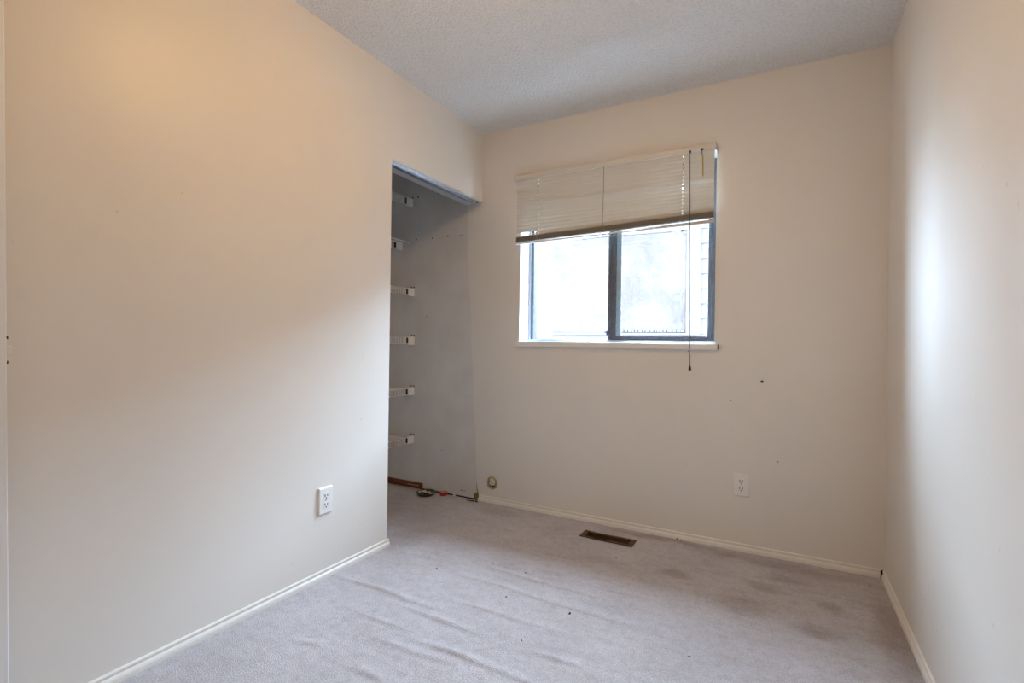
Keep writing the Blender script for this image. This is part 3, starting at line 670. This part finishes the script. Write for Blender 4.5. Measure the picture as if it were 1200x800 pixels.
for k in range(7): lump(bm, (-0.03+0.012*k, rnd.uniform(-0.006, 0.006), 0.004), rnd.uniform(0.005, 0.009), 20+k, (1.2, 1, 0.6), 1)
obj('dirt', bm, M_DIRT, db)

# lint and specks on the carpet
LINT = [(0.377, -0.952, 'leftmost dark speck on the open carpet, near the wrinkles'), (0.257, -0.613, 'dark carpet speck straight in front of the closet opening'),
        (0.572, -0.773, 'dark carpet speck third from the left, between closet corner and vent'), (0.781, -1.016, 'tiny dark speck in the middle of the wrinkled carpet'),
        (0.978, -1.255, 'dark carpet speck nearest the camera on the left, beyond a wrinkle'), (0.753, -0.781, 'tiny dark carpet speck on the long wrinkle in front of the vent'),
        (1.059, -1.003, 'biggest dark speck on the carpet, at a wrinkle end'), (1.063, -0.409, 'tiny dark speck just in front of the floor vent'),
        (1.509, -1.051, 'dark carpet speck nearest the camera on the right'), (2.123, -0.128, 'tiny dark speck on the carpet in the far right corner')]
lint0 = None
for k, (x, y, lab) in enumerate(LINT):
    if lint0 is None:
        bm = bmesh.new(); lump(bm, (0, 0, 0.002), 0.0032, 1, (1.4, 0.8, 0.6), 1); o = lint0 = obj('carpet_speck', bm, M_DIRT)
    else: o = lint0.copy(); C.objects.link(o)
    o.location = at_floor(x, y); o.rotation_euler = (0, 0, k*1.3)
    if k == 6: o.scale = (1.7, 1.7, 1.5)
    thing(o, lab, 'speck', 'dark specks on the carpet')

# holes, plugs and scuffs in the walls (pieces of the walls)
def disc(name, x, z, r, material, wall=wall_back, y=-0.0012):
    bm = bmesh.new(); k = 12
    lathe(bm, [(0, y), (r*0.8, y), (r, 0)], k, (x, 0, z), 'Y'); obj(name, bm, material, wall)
for x, z in ((-0.560, 1.789), (-0.414, 1.786), (-0.281, 1.789), (-0.550, 2.095), (-0.367, 2.099)):
    disc('torn_patch', x, z-0.006, 0.010, M_PLASTER if rnd.random() < .6 else M_CLOSET, y=-0.0008); disc('screw_hole', x, z, 0.0065, M_DARK)
for dx in (-0.02, -0.006, 0.008): disc('screw_hole', -0.17+dx, 1.787-abs(dx)*0.2, 0.0035, M_DIRT)
disc('torn_patch', -0.160, 1.772, 0.014, M_PLASTER, y=-0.0008)
for x, z, r in ((-0.14, 0.045, 0.0045), (-0.115, 0.046, 0.004), (-0.125, 0.075, 0.003), (-0.31, 0.30, 0.003), (-0.49, 0.52, 0.0025), (-0.46, 1.235, 0.004), (-0.45, 0.60, 0.003)): disc('screw_hole', x, z, r, M_DIRT)
disc('wall_plug', 1.683, 0.874, 0.0075, M_GREEN, y=-0.004); disc('screw_hole', 1.683, 0.874, 0.003, M_DARK, y=-0.0046)
disc('nail_hole', 1.537, 0.770, 0.005, M_FOAM); disc('nail_hole', 1.758, 0.478, 0.003, M_DIRT); disc('nail_hole', 1.545, 0.62, 0.002, M_DIRT)
for y, z, hh, ww in ((-0.785, 0.285, 0.022, 0.004), (-0.51, 0.413, 0.008, 0.005), (-0.70, 0.30, 0.004, 0.005), (-0.62, 0.33, 0.004, 0.004), (-0.759, 0.371, 0.003, 0.005), (-0.56, 0.74, 0.009, 0.004), (-0.88, 0.20, 0.006, 0.003)):
    bm = bmesh.new(); box(bm, (W-0.0008, y-ww/2, z-hh/2), (W, y+ww/2, z+hh/2)); obj('scuff', bm, M_CLOSET, wall_right)

# ------------------------------------------------------------------ outside: neighbour's wall and the side yard
HX_L, HX_R, EAVE_Z = -2.55, 6.5, 2.9
house = thing(empty('neighbor_house', (0, 4.2, -0.6)), 'lap-sided house next door with wide obscure pane, washed out through the window', 'house')
NX0, NX1, NZ0, NZ1 = -1.475, 0.62, 1.222, 2.62      # its wide obscured window
def nb(name, a, b, m_, par=house, bevel=0.0):
    return bxo(name, (a[0], a[1]-4.2, a[2]+0.6), (b[0], b[1]-4.2, b[2]+0.6), m_, par, bevel)
nb('wall_core', (HX_L, 4.23, -0.6), (HX_R, 4.6, 3.0), M_SIDING)
bd0 = {}
def board(x0, x1, z0):
    key = (x0, x1)
    if key not in bd0:
        bm = bmesh.new(); hh = 0.203
        v = [bm.verts.new(p) for p in ((x0, 0.03, 0), (x1, 0.03, 0), (x0, -0.004, 0), (x1, -0.004, 0), (x0, 0.016, hh), (x1, 0.016, hh), (x0, 0.03, hh), (x1, 0.03, hh))]
        for q in ((0, 2, 3, 1), (2, 4, 5, 3), (4, 6, 7, 5), (0, 1, 7, 6), (0, 6, 4, 2), (1, 3, 5, 7)): bm.faces.new([v[i] for i in q])
        o = obj('siding_board', bm, M_SIDING, house); bd0[key] = o
    else: o = bd0[key].copy(); C.objects.link(o); o.parent = house
    o.location = (0, 0, z0+0.6)
k = 0
while k < 17:
    z = 0.016+0.2005*(k-3)
    if NZ0-0.05 < z+0.1 < NZ1: board(HX_L, NX0, z); board(0.80, HX_R, z)
    else: board(HX_L, HX_R, z)
    k += 1
nb('window_casing', (NX1, 4.17, NZ0), (0.80, 4.23, NZ1), M_NTRIM, bevel=0.004)
nb('window_sill', (NX0, 4.16, NZ0-0.02), (0.80, 4.23, NZ0), M_NTRIM, bevel=0.004)
pane = nb('obscure_pane', (NX0, 4.20, NZ0), (NX1, 4.21, NZ1), M_OBSC)
bm = bmesh.new(); x = -0.27
while x < 0.57:
    ww = rnd.uniform(0.02, 0.06); box(bm, (x, -0.02, 1.237+0.6), (x+ww, 0.0, 1.268+0.6+rnd.uniform(-0.006, 0.006))); x += ww+rnd.uniform(0.002, 0.02)
obj('sill_grit', bm, mat('grey_green_moss', (0.026, 0.026, 0.024), 0.9), pane)
nb('eave', (HX_L-.2, 3.85, 3.0), (HX_R+.2, 4.6, 3.12), M_NTRIM)
bm = bmesh.new(); v = [bm.verts.new(p) for p in ((HX_L-.2, -0.4, 3.72), (HX_R+.2, -0.4, 3.72), (HX_R+.2, 2.6, 4.35), (HX_L-.2, 2.6, 4.35), (HX_L-.2, -0.4, 3.64), (HX_R+.2, -0.4, 3.64), (HX_R+.2, 2.6, 4.27), (HX_L-.2, 2.6, 4.27))]
for q in ((0, 1, 2, 3), (4, 7, 6, 5), (0, 4, 5, 1), (1, 5, 6, 2), (2, 6, 7, 3), (3, 7, 4, 0)): bm.faces.new([v[i] for i in q])
obj('roof', bm, M_ROOF, house)
struct(bxo('eave', (-6, 0.40, EAVE_Z), (8, 0.80, EAVE_Z+0.12), M_NTRIM))
struct(bxo('ground', (-12, 0.14, -0.7), (14, 14, -0.6), M_GROUND))
